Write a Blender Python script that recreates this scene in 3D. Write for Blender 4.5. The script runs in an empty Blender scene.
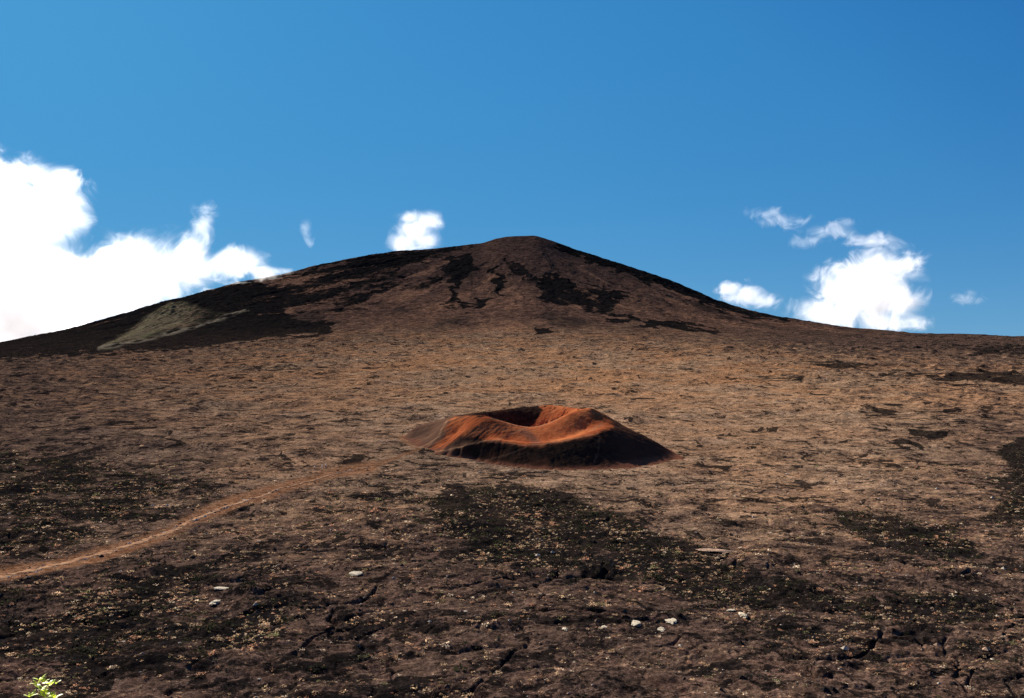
import bpy, math, random
import numpy as np
from mathutils import Vector, Matrix

random.seed(7)
RNG = np.random.default_rng(11)
sc = bpy.context.scene
COL = sc.collection

# ------------------------------------------------------------------ camera maths
W, H, F = 1024, 698, 976.0
TH = math.atan(11 / F)                      # the camera looks down by this much
cT, sT = math.cos(TH), math.sin(TH)


def pt(px, py, Y):
    """the world point at depth Y that is seen at a pixel of the photograph"""
    u, v = (px - W / 2) / F, (H / 2 - py) / F
    dy, dz = cT + v * sT, -sT + v * cT
    return np.array([u * Y / dy, Y, dz * Y / dy])


def proj(X, Y, Z):
    d = Y * cT - Z * sT
    v = (Y * sT + Z * cT) / d
    return W / 2 + F * X / d, H / 2 - F * v


# ------------------------------------------------------------------ noise
_P = np.random.default_rng(3).permutation(512).astype(np.int64)
_G = np.stack([np.cos(np.arange(512) * 2.399), np.sin(np.arange(512) * 2.399)], 1)


def perlin(x, y, seed=0):
    xi, yi = np.floor(x).astype(np.int64), np.floor(y).astype(np.int64)
    xf, yf = x - xi, y - yi
    u = xf * xf * xf * (xf * (xf * 6 - 15) + 10)
    v = yf * yf * yf * (yf * (yf * 6 - 15) + 10)

    def g(a, b, dx, dy):
        h = _P[(_P[(a + seed * 37) & 511] + b) & 511]
        return _G[h, 0] * dx + _G[h, 1] * dy
    n00, n10 = g(xi, yi, xf, yf), g(xi + 1, yi, xf - 1, yf)
    n01, n11 = g(xi, yi + 1, xf, yf - 1), g(xi + 1, yi + 1, xf - 1, yf - 1)
    a = n00 + u * (n10 - n00)
    b = n01 + u * (n11 - n01)
    return 1.5 * (a + v * (b - a))


def fbm(x, y, oct=4, seed=0, gain=.5):
    s, a, n = 0, 1.0, 0
    for i in range(oct):
        s = s + a * perlin(x * 2 ** i + 13.7 * i, y * 2 ** i - 7.1 * i, seed + i)
        n += a
        a *= gain
    return s / n


def worley(x, y, seed=0):
    """distance to the nearest cell edge (F2-F1) and a random value per cell"""
    xi, yi = np.floor(x).astype(np.int64), np.floor(y).astype(np.int64)
    f1 = np.full(x.shape, 9.0)
    f2 = np.full(x.shape, 9.0)
    cid = np.zeros(x.shape)
    for a in (-1, 0, 1):
        for b in (-1, 0, 1):
            h = _P[(_P[(xi + a + seed * 91) & 511] + yi + b) & 511]
            h2 = _P[(h + 57) & 511]
            d = np.hypot(xi + a + h / 512 - x, yi + b + h2 / 512 - y)
            near = d < f1
            f2 = np.where(near, f1, np.minimum(f2, d))
            cid = np.where(near, h / 511, cid)
            f1 = np.where(near, d, f1)
    return f2 - f1, cid


def sstep(a, b, x):
    t = np.clip((x - a) / (b - a), 0, 1)
    return t * t * (3 - 2 * t)


def poly_sd(px, py, poly):
    """signed distance in pixels to a polygon, positive inside"""
    inside = np.zeros(px.shape, bool)
    dist = np.full(px.shape, 1e9)
    n = len(poly)
    for i in range(n):
        (x0, y0), (x1, y1) = poly[i], poly[(i + 1) % n]
        if y0 != y1:
            c = (y0 > py) != (y1 > py)
            inside ^= c & (px < (x1 - x0) * (py - y0) / (y1 - y0) + x0)
        dx, dy = x1 - x0, y1 - y0
        t = np.clip(((px - x0) * dx + (py - y0) * dy) / (dx * dx + dy * dy + 1e-9), 0, 1)
        dist = np.minimum(dist, np.hypot(px - x0 - t * dx, py - y0 - t * dy))
    return np.where(inside, dist, -dist)


def line_d(px, py, line):
    dist = np.full(px.shape, 1e9)
    for (x0, y0), (x1, y1) in zip(line, line[1:]):
        dx, dy = x1 - x0, y1 - y0
        t = np.clip(((px - x0) * dx + (py - y0) * dy) / (dx * dx + dy * dy + 1e-9), 0, 1)
        dist = np.minimum(dist, np.hypot(px - x0 - t * dx, py - y0 - t * dy))
    return dist


# ------------------------------------------------------------------ object helpers
def tag(o, label=None, cat=None, group=None, kind=None):
    for k, v in (('label', label), ('category', cat), ('group', group), ('kind', kind)):
        if v:
            o[k] = v
    return o


def mesh_np(name, co, faces, mat, parent=None, attrs=None, smooth=True):
    me = bpy.data.meshes.new(name)
    co = np.ascontiguousarray(co, np.float32)
    faces = np.ascontiguousarray(faces, np.int32)
    n, k = faces.shape
    me.vertices.add(len(co))
    me.vertices.foreach_set('co', co.ravel())
    me.loops.add(n * k)
    me.loops.foreach_set('vertex_index', faces.ravel())
    me.polygons.add(n)
    me.polygons.foreach_set('loop_start', np.arange(0, n * k, k, dtype=np.int32))
    me.polygons.foreach_set('use_smooth', np.full(n, smooth))
    me.update(calc_edges=True)
    for an, av in (attrs or {}).items():
        av = np.ascontiguousarray(av, np.float32)
        if av.ndim == 1:
            me.attributes.new(an, 'FLOAT', 'POINT').data.foreach_set('value', av)
        else:
            me.attributes.new(an, 'FLOAT_VECTOR', 'POINT').data.foreach_set('vector', av.ravel())
    if mat:
        me.materials.append(mat)
    o = bpy.data.objects.new(name, me)
    COL.objects.link(o)
    o.parent = parent
    return o


def empty(name, loc, rz=0):
    o = bpy.data.objects.new(name, None)
    o.empty_display_size = .3
    COL.objects.link(o)
    o.location = loc
    o.rotation_euler = (0, 0, rz)
    return o


class NT:
    """a small wrapper for building node trees"""

    def __init__(s, name, world=False):
        if world:
            s.m = bpy.data.worlds.new(name)
        else:
            s.m = bpy.data.materials.new(name)
        s.m.use_nodes = True
        s.t = s.m.node_tree
        s.t.nodes.clear()
        s.out = s.t.nodes.new('ShaderNodeOutputWorld' if world else 'ShaderNodeOutputMaterial')
        s._oc = None

    def n(s, typ, ins=(), **kw):
        nd = s.t.nodes.new('ShaderNode' + typ)
        for k, v in kw.items():
            setattr(nd, k, v)
        for k, v in (ins.items() if isinstance(ins, dict) else enumerate(ins)):
            if v is None:
                continue
            if hasattr(v, 'is_output'):
                s.t.links.new(v, nd.inputs[k])
            else:
                nd.inputs[k].default_value = v
        return nd

    def co(s):
        if s._oc is None:
            s._oc = s.n('TexCoord').outputs['Object']
        return s._oc

    def math(s, op, a, b=0.0, c=None, clamp=False):
        return s.n('Math', (a, b) if c is None else (a, b, c), operation=op, use_clamp=clamp).outputs[0]

    def vec(s, op, a, b=(0, 0, 0)):
        nd = s.n('VectorMath', (a, b), operation=op)
        return nd.outputs['Value'] if op in ('LENGTH', 'DOT_PRODUCT') else nd.outputs[0]

    def attr(s, name):
        return s.n('Attribute', attribute_name=name).outputs['Fac']

    def attrv(s, name):
        return s.n('Attribute', attribute_name=name).outputs['Vector']

    def noise(s, scale, detail=4, rough=.55, vec=None, dist=0.0, col=False):
        nd = s.n('TexNoise', {'Vector': vec or s.co(), 'Scale': scale, 'Detail': detail, 'Roughness': rough, 'Distortion': dist})
        return nd.outputs['Color' if col else 'Fac']

    def ramp(s, x, a, b, lo=0.0, hi=1.0):
        nd = s.n('MapRange', {'Value': x, 'From Min': a, 'From Max': b, 'To Min': lo, 'To Max': hi}, interpolation_type='SMOOTHSTEP')
        return nd.outputs[0]

    def mix(s, f, a, b, mode='MIX'):
        nd = s.n('Mix', data_type='RGBA', blend_type=mode)
        for i, v in ((0, f), (6, a), (7, b)):
            if hasattr(v, 'is_output'):
                s.t.links.new(v, nd.inputs[i])
            else:
                nd.inputs[i].default_value = v if i == 0 else (*v[:3], 1)
        return nd.outputs[2]

    def surf(s, col, rough=.95, bump=None, strength=.5, dist=1.0, spec=.1, **kw):
        ins = {'Base Color': col if hasattr(col, 'is_output') else (*col, 1), 'Roughness': rough, 'Specular IOR Level': spec}
        ins.update(kw)
        if spec == 0:
            b = s.n('BsdfDiffuse', {'Color': ins['Base Color'], 'Roughness': .6})
        else:
            b = s.n('BsdfPrincipled', ins)
        if bump is not None:
            nb = s.n('Bump', {'Height': bump, 'Strength': strength, 'Distance': dist})
            s.t.links.new(nb.outputs[0], b.inputs['Normal'])
        s.t.links.new(b.outputs[0], s.out.inputs['Surface'])
        return s.m


# ------------------------------------------------------------------ terrain shape
FLOOR = np.array([(-400, -67), (120, -67), (150, -67), (185, -66.6), (255, -66.4), (330, -65.8), (400, -64.9), (480, -63.5),
                  (515, -61), (560, -57), (650, -53.2), (770, -48.3), (950, -40.5), (1250, -28.5), (1500, -18.5), (1800, -6.5), (2400, 12)])
_fy = np.linspace(-400, 2400, 2801)
_fz = np.interp(_fy, FLOOR[:, 0], FLOOR[:, 1])
_k = np.hanning(61); _k /= _k.sum()
_fz = np.convolve(np.pad(_fz, 30, 'edge'), _k, 'valid')


def floor_z(Y):
    return np.interp(Y, _fy, _fz)


CREST = [(-400, 430), (-200, 385), (-100, 363), (0, 342), (10, 340), (66, 328), (132, 310), (165, 300), (204, 290), (237, 282), (280, 274), (310, 266),
         (350, 257.5), (390, 251.5), (430, 248), (450, 245.7), (482, 242.5), (495, 238), (510, 235.5), (535, 235), (542.5, 237), (562, 243.7),
         (600, 256), (655, 274), (712, 297.5), (752, 310), (792, 318), (862, 327.5), (937, 333.5), (1012, 335), (1200, 337), (1500, 337)]
CREST = np.array(CREST)
DEPTH = np.array([(-400, 2200), (0, 2400), (250, 2600), (420, 2850), (520, 2950), (620, 2850), (800, 2500), (1000, 2300), (1300, 2300)])
BASE = np.array([(-400, 1150), (0, 1240), (100, 1330), (200, 1480), (300, 1560), (520, 1500), (800, 1500), (1000, 1500), (1300, 1500)])

tin = np.arange(-.585, .5851, .00096)
t = np.concatenate([np.linspace(-2.4, -.61, 50), tin, np.linspace(.61, 2.4, 50)])
# rows: about one to a pixel of height on the floor, evenly spaced up the mountain
rows = [np.arange(-300, -20, 20.), np.arange(-20, 14, 1.), np.arange(14, 150, 4.)]
y_, rr = 150.0, []
while y_ < 1500:
    rr.append(y_)
    y_ += np.clip(.85 * y_ * y_ / (F * max(12., -float(floor_z(y_)))), .7, 6.5)
rows.append(np.array(rr))
rows.append(np.arange(1504, 3060, 5.5))
rows.append(np.geomspace(3080, 30000, 60))
R = np.concatenate(rows)
YY, TT = np.meshgrid(R, t, indexing='ij')
XX = TT * np.maximum(YY, 150)
pxc = W / 2 + F * TT / cT                      # the pixel column each grid line runs along


def curve(tab, x, k=9):
    xs = np.arange(tab[0, 0], tab[-1, 0], 2.0)
    v = np.interp(xs, tab[:, 0], tab[:, 1])
    w = np.hanning(k + 2)[1:-1]; w /= w.sum()
    v = np.convolve(np.pad(v, k // 2, 'edge'), w, 'valid')
    return np.interp(x, xs, v)


Yc, Yb = curve(DEPTH, pxc, 61), curve(BASE, pxc, 61)
yc = curve(CREST, pxc, 5)
vc = (H / 2 - yc) / F
Zc = (-sT + vc * cT) / (cT + vc * sT) * Yc
Zb = floor_z(Yb)
s = np.clip((YY - Yb) / (Yc - Yb), 0, 1)
m = .038
lin = np.minimum(m * (Yc - Yb), Zc - Zb)
pw = 1.75
Zm = Zb + lin * s + (Zc - Zb - lin) * s ** pw
Z = np.where(YY < Yb, floor_z(np.minimum(YY, Yb)), Zm)
back = np.maximum(YY - Yc, 0)
Z = np.where(YY > Yc, np.maximum(Zc - .02 * back - .42 * back * back / (back + 260), -900 - back * .01), Z)

PX, PY = proj(XX, np.maximum(YY, 1), Z)

# ---- the setting's surface regions, laid out in world space through their outlines
wX, wY = fbm(XX / 38, YY / 60, 4, 5), fbm(XX / 38 + 40, YY / 60, 4, 9)
wamp = np.where(YY > 1300, 9.0, 11.0)
qx, qy = PX + wX * wamp * 1.6, PY + wY * wamp * np.where(YY > 1300, 1, .7)

DARK_MOUNTAIN = [
    (1., 5, [(447, 258), (470, 252), (476, 262), (472, 272), (460, 282), (462, 298), (470, 302), (487, 299), (483, 306), (465, 309), (455, 303), (447, 307), (436, 307), (452, 296), (450, 282), (445, 270)]),
    (.95, 4, [(489, 270), (500, 267), (507, 284), (501, 298), (495, 285)]),
    (.7, 4, [(508, 258), (520, 260), (532, 277), (520, 277), (511, 270)]),
    (.85, 5, [(536, 275), (555, 270), (577, 284), (602, 288), (616, 292), (617, 304), (612, 310), (640, 319), (656, 322), (655, 326), (615, 319), (580, 307), (545, 303), (538, 290)]),
    (.95, 3, [(636, 319), (680, 321), (722, 329), (716, 334), (660, 328)]),
    (.9, 2, [(535, 325), (552, 327), (554, 332), (538, 333)]),
    (.7, 3, [(603, 282), (632, 296), (625, 299), (603, 290)]),
    (.75, 10, [(262, 280), (300, 268), (400, 248), (470, 243), (484, 245), (445, 254), (385, 276), (335, 297), (300, 312), (262, 300)]),
    (1., 6, [(-200, 380), (-100, 352), (0, 332), (66, 322), (132, 306), (204, 286), (250, 278), (290, 288), (284, 310), (300, 322), (331, 330), (318, 334), (262, 340), (222, 345), (170, 350), (110, 354), (60, 357), (0, 361), (-200, 378)]),
    (.9, 2.5, [(552, 238), (600, 253), (655, 270), (712, 293), (752, 306), (794, 315), (790, 321), (750, 317), (710, 306), (655, 284), (600, 265), (560, 250)]),  # shaded side of the right ridge, painted as a dark sliver
    (.75, 3, [(288, 318), (330, 322), (334, 332), (300, 334)]),
    (.5, 4, [(330, 300), (390, 280), (440, 270), (446, 282), (400, 300), (340, 316)]),
]
DARK_FLOOR = [
    (.85, 26, [(440, 482), (520, 482), (585, 500), (645, 525), (705, 548), (765, 576), (850, 594), (992, 592), (1010, 622), (930, 626), (820, 614), (740, 606), (660, 592), (560, 577), (495, 560), (430, 520)]),
    (.9, 14, [(835, 512), (900, 515), (962, 533), (990, 557), (930, 562), (860, 542)]),
    (.8, 3.5, [(797, 359), (852, 362), (880, 368), (835, 369)]),
    (.75, 3.5, [(848, 372), (915, 373), (935, 378), (880, 378)]),
    (.9, 3.5, [(930, 375), (975, 372), (1060, 375), (1060, 387), (985, 385), (945, 383)]),
    (.7, 4, [(930, 345), (1060, 346), (1060, 356), (980, 356)]),
    (.6, 3, [(860, 408), (900, 404), (900, 416), (870, 418)]),
    (.9, 4, [(912, 428), (935, 426), (952, 432), (940, 438), (918, 436)]),
    (.85, 16, [(1060, 415), (1022, 438), (998, 452), (1012, 470), (990, 486), (1004, 505), (978, 512), (1015, 532), (1060, 545)]),
    (.6, 30, [(-60, 445), (60, 450), (150, 470), (230, 490), (170, 520), (60, 552), (-60, 560)]),
    (.6, 24, [(-60, 600), (80, 580), (200, 560), (300, 590), (285, 640), (200, 662), (60, 668), (-60, 660)]),
    (.4, 14, [(310, 490), (420, 480), (460, 520), (400, 540), (320, 520)]),
    (.5, 4, [(335, 405), (375, 408), (385, 416), (345, 416)]),
    (.5, 4, [(250, 366), (300, 364), (330, 372), (270, 376)]),
    (.5, 4, [(755, 374), (800, 376), (810, 383), (765, 382)]),
]
TONE = [(338, ((50, .8), (250, .55), (500, .3), (700, .5), (800, .85), (1000, 1.0))),
        (360, ((50, .62), (250, .4), (500, .12), (700, .18), (850, .42), (1000, .6))),
        (390, ((30, .65), (150, .45), (350, .22), (600, .08), (800, .14), (950, .32))),
        (430, ((30, .65), (150, .48), (300, .32), (500, .2), (700, .14), (850, .22), (1000, .6))),
        (480, ((30, .8), (150, .62), (300, .36), (420, .42), (600, .36), (750, .25), (900, .34), (1000, .6))),
        (530, ((50, .7), (200, .55), (350, .55), (500, .78), (650, .66), (750, .38), (900, .75), (1000, .62))),
        (580, ((60, .85), (200, .88), (350, .78), (550, .8), (650, .92), (780, .88), (950, .95))),
        (630, ((80, 1.), (200, 1.), (350, .92), (500, .9), (650, .9), (800, .9), (950, .92))),
        (690, ((60, .85), (200, .84), (400, .84), (700, .8), (950, .8)))]
trow = np.array([r[0] for r in TONE])
xs = np.arange(-100, 1125, 10)
ttab = np.array([np.interp(xs, [a for a, _ in r[1]], [b for _, b in r[1]]) for r in TONE])


def tone(px, py):
    fx = np.clip((px + 100) / 10, 0, len(xs) - 1.001)
    fy = np.clip(np.interp(py, trow, np.arange(len(trow))), 0, len(trow) - 1.001)
    i, j = fy.astype(int), fx.astype(int)
    a, b = fy - i, fx - j
    return (ttab[i, j] * (1 - a) * (1 - b) + ttab[i + 1, j] * a * (1 - b) + ttab[i, j + 1] * (1 - a) * b + ttab[i + 1, j + 1] * a * b)


front = YY > 100
dark = np.zeros(YY.shape)
for lst, hill in ((DARK_MOUNTAIN, True), (DARK_FLOOR, False)):
    for lev, soft, poly in lst:
        P_ = np.array(poly, float)
        box = front & (qx > P_[:, 0].min() - 40) & (qx < P_[:, 0].max() + 40) & (qy > P_[:, 1].min() - 40) & (qy < P_[:, 1].max() + 40)
        d = poly_sd(qx[box], qy[box], poly)
        dark[box] = np.maximum(dark[box], lev * sstep(-soft * .5, soft * .5, d))
brk = sstep(-.35, .15, fbm(XX / 22, YY / 45, 4, 301))
dark = np.where(YY > Yb, dark, np.minimum(1, dark * (.72 + .5 * brk)))
tn = tone(PX + 40 * wX, PY + 14 * wY)

OLIVE = [(99, 348.5), (135, 326), (160, 308), (172, 301), (186, 302.5), (206, 308), (228, 313), (205, 321), (176, 329), (145, 338.5)]
ox, oy = PX + wX * 3, PY + wY * 2
olive = np.zeros(YY.shape)
box = front & (PX > 80) & (PX < 250) & (PY > 280) & (PY < 360)
so = poly_sd(ox[box], oy[box], OLIVE)
olive[box] = sstep(-2.5, 3.5, so + 3 * fbm(XX[box] / 18, YY[box] / 60, 3, 97)) * (1 - .85 * sstep(172, 214, PX[box])) * (.35 + .75 * sstep(-.25, .25, fbm((XX[box] + .55 * YY[box] * .12) / 7, YY[box] / 160, 3, 98)))  # fades on the mound's unlit right side: shade put into the colour
olive = np.clip(olive, 0, 1)
crestline = np.zeros(YY.shape)
crestline[box] = sstep(2.4, .4, line_d(PX[box], PY[box] + wY[box] * 2, [(99, 349), (150, 338.5), (190, 328.5), (228, 314.5), (250, 308), (280, 305)])) * sstep(.25, .6, .5 + .5 * perlin(XX[box] / 14, YY[box] / 50, 4))
dark = dark * (1 - olive)

PATH = [(-40, 588), (10, 574), (45, 568), (90, 557), (130, 545.5), (165, 534), (185, 524), (215, 511), (250, 499), (285, 488), (320, 478), (352, 471), (372, 466)]
TRAIL2 = [(372, 466), (395, 458), (420, 449), (410, 444), (402, 438)]
pband = np.zeros(YY.shape)
box = front & (PX > -80) & (PX < 460) & (PY > 425) & (PY < 600)
dl = line_d(PX[box], PY[box], PATH)
dl2 = line_d(PX[box], PY[box], TRAIL2)
pband[box] = np.maximum(sstep(9.5, 2., dl + wX[box] * 6), 0.8 * sstep(3.5, .8, dl2 + wX[box] * 4))

# ---- relief
step = np.gradient(R)[:, None] * np.ones_like(YY)        # distance between rows: what the grid can carry


def lod(scale):
    return np.clip(1.1 * scale / step, 0.0, 1) ** 1.5


hill = sstep(0, 500, YY - Yb)
CX, CY = 10., 545.
ncone = sstep(1.05, 1.5, np.hypot((XX - CX) / 76, (YY - CY) / 78))          # calm ground under the cinder cone
calm = ncone * (1 - .85 * pband) * front
edge, cell = worley(XX / 13 + .6 * wX, YY / 12 + .6 * wY, 1)
edge2, cell2 = worley(XX / 34 + .7 * wX, YY / 34 + .7 * wY, 2)
rel = 1.3 * fbm(XX / 70, YY / 70, 3, 21) * ncone
plates = (cell - .5) * .85 * sstep(0, .35, edge) - .6 * sstep(.1, .0, edge) * sstep(-.1, .3, wX) * lod(.9)
tumuli = 1.5 * np.maximum(0, fbm(XX / 30, YY / 24, 4, 31)) ** 1.2 * 2
rough = .32 * fbm(XX / 6, YY / 4.5, 3, 41) + .2 * fbm(XX / 1.7, YY / 1.5, 2, 51)
tn_ = np.clip(.35 + tn, 0, 1.2)
rel += calm * (1 - hill) * (plates * lod(2.5) + tumuli * lod(7) * (.6 + .5 * tn_) * (1 + 1.6 * sstep(420, 800, YY)) + rough * lod(1.2) * (.5 + .9 * tn_) - 1.2 * sstep(.045, 0, edge2) * sstep(.0, .2, wY) * lod(1.2))
radius = np.hypot(XX - 30, YY - 3060)
streak = fbm(np.arctan2(XX - 30, 3060 - YY) * 8 + .35 * wX, radius / 330, 5, 61, .6) * sstep(120, 600, radius)
gul = np.abs(fbm(XX / 55 + 1.6 * wX, YY / 260, 4, 61))
rel += hill * (sstep(3400, 2500, YY)) * (4.0 * fbm(XX / 130, YY / 200, 4, 71, .42) - 3.5 * sstep(.3, 0, np.abs(streak)) * s + 2.2 * streak + .5 * fbm(XX / 11, YY / 14, 3, 81))
rel += dark * hill * 1.6 * fbm(XX / 16, YY / 22, 3, 91)
rel *= sstep(150, 175, YY)
Z = Z + rel
# the grey cone on the left shoulder stands proud of the slope
box = front & (PX > 60) & (PX < 290) & (PY > 270) & (PY < 365) & (YY < Yc)
so = poly_sd(PX[box], PY[box], OLIVE)
Z[box] += (6 + 7 * fbm(XX[box] / 9, YY[box] / 16, 3, 99) * sstep(330, 306, PY[box])) * sstep(-4, 12, so) + 1.2 * crestline[box]

# ---- the rim the photograph was taken from: a gentle lip, then the cliff down to the floor
rim_edge = 11 + 2.5 * fbm(XX / 14, YY * 0 + 3.3, 3, 15)
rim = np.where(YY < 2.0, -1.68, -1.68 - .44 * np.maximum(YY - 2.0, 0) ** 1.06)
rim = np.minimum(rim, -.42 * np.maximum(YY, 0) - .28)
rim = np.where(YY < 3, np.minimum(rim, -1.68), rim) + .12 * fbm(XX / 2.5, YY / 2.5, 3, 17)
fall = np.maximum(YY - rim_edge, 0)
rim = rim - 1.55 * fall - .02 * fall ** 2
Z = np.where(YY < 150, np.maximum(rim, Z), Z)

PX, PY = proj(XX, np.maximum(YY, 1), Z)


def gz(X, Y):
    """height of the built ground"""
    X, Y = np.atleast_1d(np.asarray(X, float)), np.atleast_1d(np.asarray(Y, float))
    r = np.interp(Y, R, np.arange(len(R)))
    c = np.interp(X / np.maximum(Y, 150), t, np.arange(len(t)))
    i, j = np.minimum(r.astype(int), len(R) - 2), np.minimum(c.astype(int), len(t) - 2)
    a, b = r - i, c - j
    return (Z[i, j] * (1 - a) * (1 - b) + Z[i + 1, j] * a * (1 - b) + Z[i, j + 1] * (1 - a) * b + Z[i + 1, j + 1] * a * b)


def hit(px, py, y0=165., y1=3200.):
    """first ground point seen at a pixel of the photograph"""
    ys = np.arange(y0, y1, .5)
    u, v = (px - W / 2) / F, (H / 2 - py) / F
    dy, dz = cT + v * sT, -sT + v * cT
    g = gz(u * ys / dy, ys)
    k = np.argmax(g >= dz * ys / dy)
    y = ys[k]
    return np.array([u * y / dy, y, g[k]])


# ------------------------------------------------------------------ terrain materials
def terrain_material():
    n = NT('lava_ground')
    c = n.co()
    big, mid, fine, grit = n.noise(.011, 5, .6), n.noise(.045, 6, .65), n.noise(.35, 6, .7), n.noise(2.2, 4, .6)
    patch = n.noise(.1, 6, .7, dist=.6)
    frac = n.noise(.07, 10, .82)                                # rubble of every size at once
    frac2 = n.noise(.4, 7, .8)
    dk, tn, ol, cl, pb, hl = (n.attr(a) for a in ('dark', 'tone', 'olive', 'crestline', 'path', 'hill'))
    tan = n.mix(n.ramp(mid, .35, .68), (.235, .135, .074), (.335, .207, .122))
    tan = n.mix(n.ramp(big, .38, .62), tan, (.31, .155, .074))
    grt = n.mix(n.ramp(mid, .35, .68), (.215, .139, .088), (.305, .208, .138))
    tan = n.mix(n.math('MULTIPLY', n.math('SUBTRACT', 1.0, n.attr('warm')), .45), tan, grt)
    brown = n.mix(n.ramp(fine, .35, .7), (.053, .033, .024), (.116, .071, .051))
    brown = n.mix(n.math('MULTIPLY', n.ramp(mid, .45, .65), .6), brown, (.092, .050, .036))
    f = n.math('ADD', tn, n.math('MULTIPLY', n.math('SUBTRACT', patch, .5), 1.3))
    f = n.math('ADD', f, n.math('MULTIPLY', n.math('SUBTRACT', frac, .5), 2.2))
    col = n.mix(n.ramp(f, .0, .75), tan, brown)
    # hill rock
    hillc = n.mix(n.ramp(mid, .38, .66), (.076, .041, .029), (.148, .077, .048))
    hillc = n.mix(n.ramp(patch, .42, .7), hillc, (.066, .037, .027))
    stk = n.attr('streak')
    zz = n.n('SeparateXYZ', {0: c}).outputs[2]
    hillc = n.mix(n.math('MULTIPLY', n.ramp(n.math('ADD', zz, n.math('MULTIPLY', n.math('SUBTRACT', mid, .5), 240.)), 70., 210.), .6), hillc, (.050, .030, .024))
    hillc = n.mix(n.math('MULTIPLY', n.ramp(stk, .08, .3), .75), hillc, (.030, .021, .017))
    hillc = n.mix(n.math('MULTIPLY', n.ramp(stk, -.1, -.32), .5), hillc, (.23, .115, .066))
    hillc = n.mix(n.math('MULTIPLY', n.ramp(n.noise(.06, 7, .8), .62, .72), .6), hillc, (.26, .125, .06))
    col = n.mix(hl, col, hillc)
    # black lava, in flows and as scattered rubble; also the painted ridge shade
    bl = n.mix(fine, (.0035, .003, .003), (.015, .0125, .0115))
    bf = n.math('ADD', dk, n.math('MULTIPLY', n.math('SUBTRACT', frac, .5), n.math('ADD', 2.6, n.math('MULTIPLY', hl, -.6))))
    bf = n.math('ADD', bf, n.math('MULTIPLY', hl, n.math('ADD', n.math('MULTIPLY', n.math('SUBTRACT', n.noise(.03, 6, .7), .5), 1.5), n.math('MULTIPLY', stk, 1.0))))
    col = n.mix(n.math('MULTIPLY', n.ramp(bf, .42, .62), n.math('ADD', .9, n.math('MULTIPLY', hl, .1))), col, bl)
    spots = n.math('ADD', frac, n.math('MULTIPLY', tn, .07))
    spots = n.math('MULTIPLY', n.ramp(spots, .575, .635), n.math('SUBTRACT', 1.0, n.math('MULTIPLY', hl, .6)))
    col = n.mix(n.math('MULTIPLY', spots, .9), col, bl)
    sp2 = n.math('MULTIPLY', n.ramp(n.math('ADD', frac2, n.math('MULTIPLY', tn, .10)), .64, .70), n.math('SUBTRACT', 1.0, n.math('MULTIPLY', hl, .6)))
    col = n.mix(n.math('MULTIPLY', sp2, .85), col, bl)
    hol = n.math('ADD', n.noise(.055, 4, .62, dist=1.0), n.math('MULTIPLY', tn, .05))
    hol2 = n.math('ADD', n.noise(.16, 4, .62, dist=1.0), n.math('MULTIPLY', tn, .05))
    hol = n.math('MAXIMUM', hol, hol2)
    col = n.mix(n.math('MULTIPLY', n.math('MULTIPLY', n.ramp(hol, .602, .622), .9), n.math('SUBTRACT', 1.0, n.math('MULTIPLY', hl, .5))), col, bl)
    # cracks between the plates of old lava
    wv = n.vec('ADD', c, n.vec('MULTIPLY', n.vec('SUBTRACT', n.noise(.13, 5, .7, col=True), (.5, .5, .5)), (22, 22, 0)))
    for sc_, w, a in ((.055, .019, .95), (.19, .036, .85)):
        v = n.n('TexVoronoi', {'Vector': wv, 'Scale': sc_}, feature='DISTANCE_TO_EDGE').outputs['Distance']
        ck = n.math('MULTIPLY', n.ramp(v, w, w * .25), n.ramp(n.noise(.03 if sc_ < .1 else .07, 3), (.45), (.53)))
        ck = n.math('MULTIPLY', ck, n.math('SUBTRACT', 1.0, hl))
        col = n.mix(n.math('MULTIPLY', ck, a), col, (.010, .008, .008))
    # olive grey cinder on the left shoulder
    olc = n.mix(n.ramp(fine, .3, .7), (.090, .072, .042), (.165, .130, .078))
    olc = n.mix(n.ramp(mid, .5, .62), olc, (.08, .082, .036))
    col = n.mix(ol, col, olc)
    col = n.mix(n.math('MULTIPLY', cl, .5), col, (.26, .21, .14))
    # trodden earth
    pc = n.mix(n.ramp(fine, .35, .7), (.15, .066, .032), (.24, .125, .068))
    col = n.mix(n.math('MULTIPLY', pb, n.ramp(n.math('ADD', frac, n.math('MULTIPLY', pb, .25)), .45, .7)), col, pc)
    # small straw and lichen crusts
    near = n.math('SUBTRACT', 1.0, hl)
    cr = n.math('ADD', n.noise(1.1, 5, .75), n.math('MULTIPLY', n.math('SUBTRACT', mid, .5), .35))
    col = n.mix(n.math('MULTIPLY', n.math('MULTIPLY', n.ramp(cr, .63, .70), .7), near), col, (.33, .24, .15))
    g_ = n.ramp(n.noise(.085, 5, .72), .36, .64, .5, 1.4)
    col = n.mix(hl, col, n.mix(1.0, col, n.n('CombineColor', (g_, g_, g_)).outputs[0], 'MULTIPLY'))
    for sc_, lo, hi in ((2.6, .5, 1.45), (.75, .62, 1.32), (.2, .75, 1.22)):
        g_ = n.ramp(n.noise(sc_, 3, .7), .34, .66, lo, hi)
        col = n.mix(1.0, col, n.n('CombineColor', (g_, g_, g_)).outputs[0], 'MULTIPLY')
    h = n.math('ADD', n.math('MULTIPLY', frac2, 1.3), n.math('MULTIPLY', grit, .3))
    h = n.math('ADD', h, n.math('MULTIPLY', patch, 1.2))
    return n.surf(col, .96, h, n.math('SUBTRACT', .34, n.math('MULTIPLY', hl, .16)), 1.0, spec=0)


M_GROUND = terrain_material()

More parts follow.
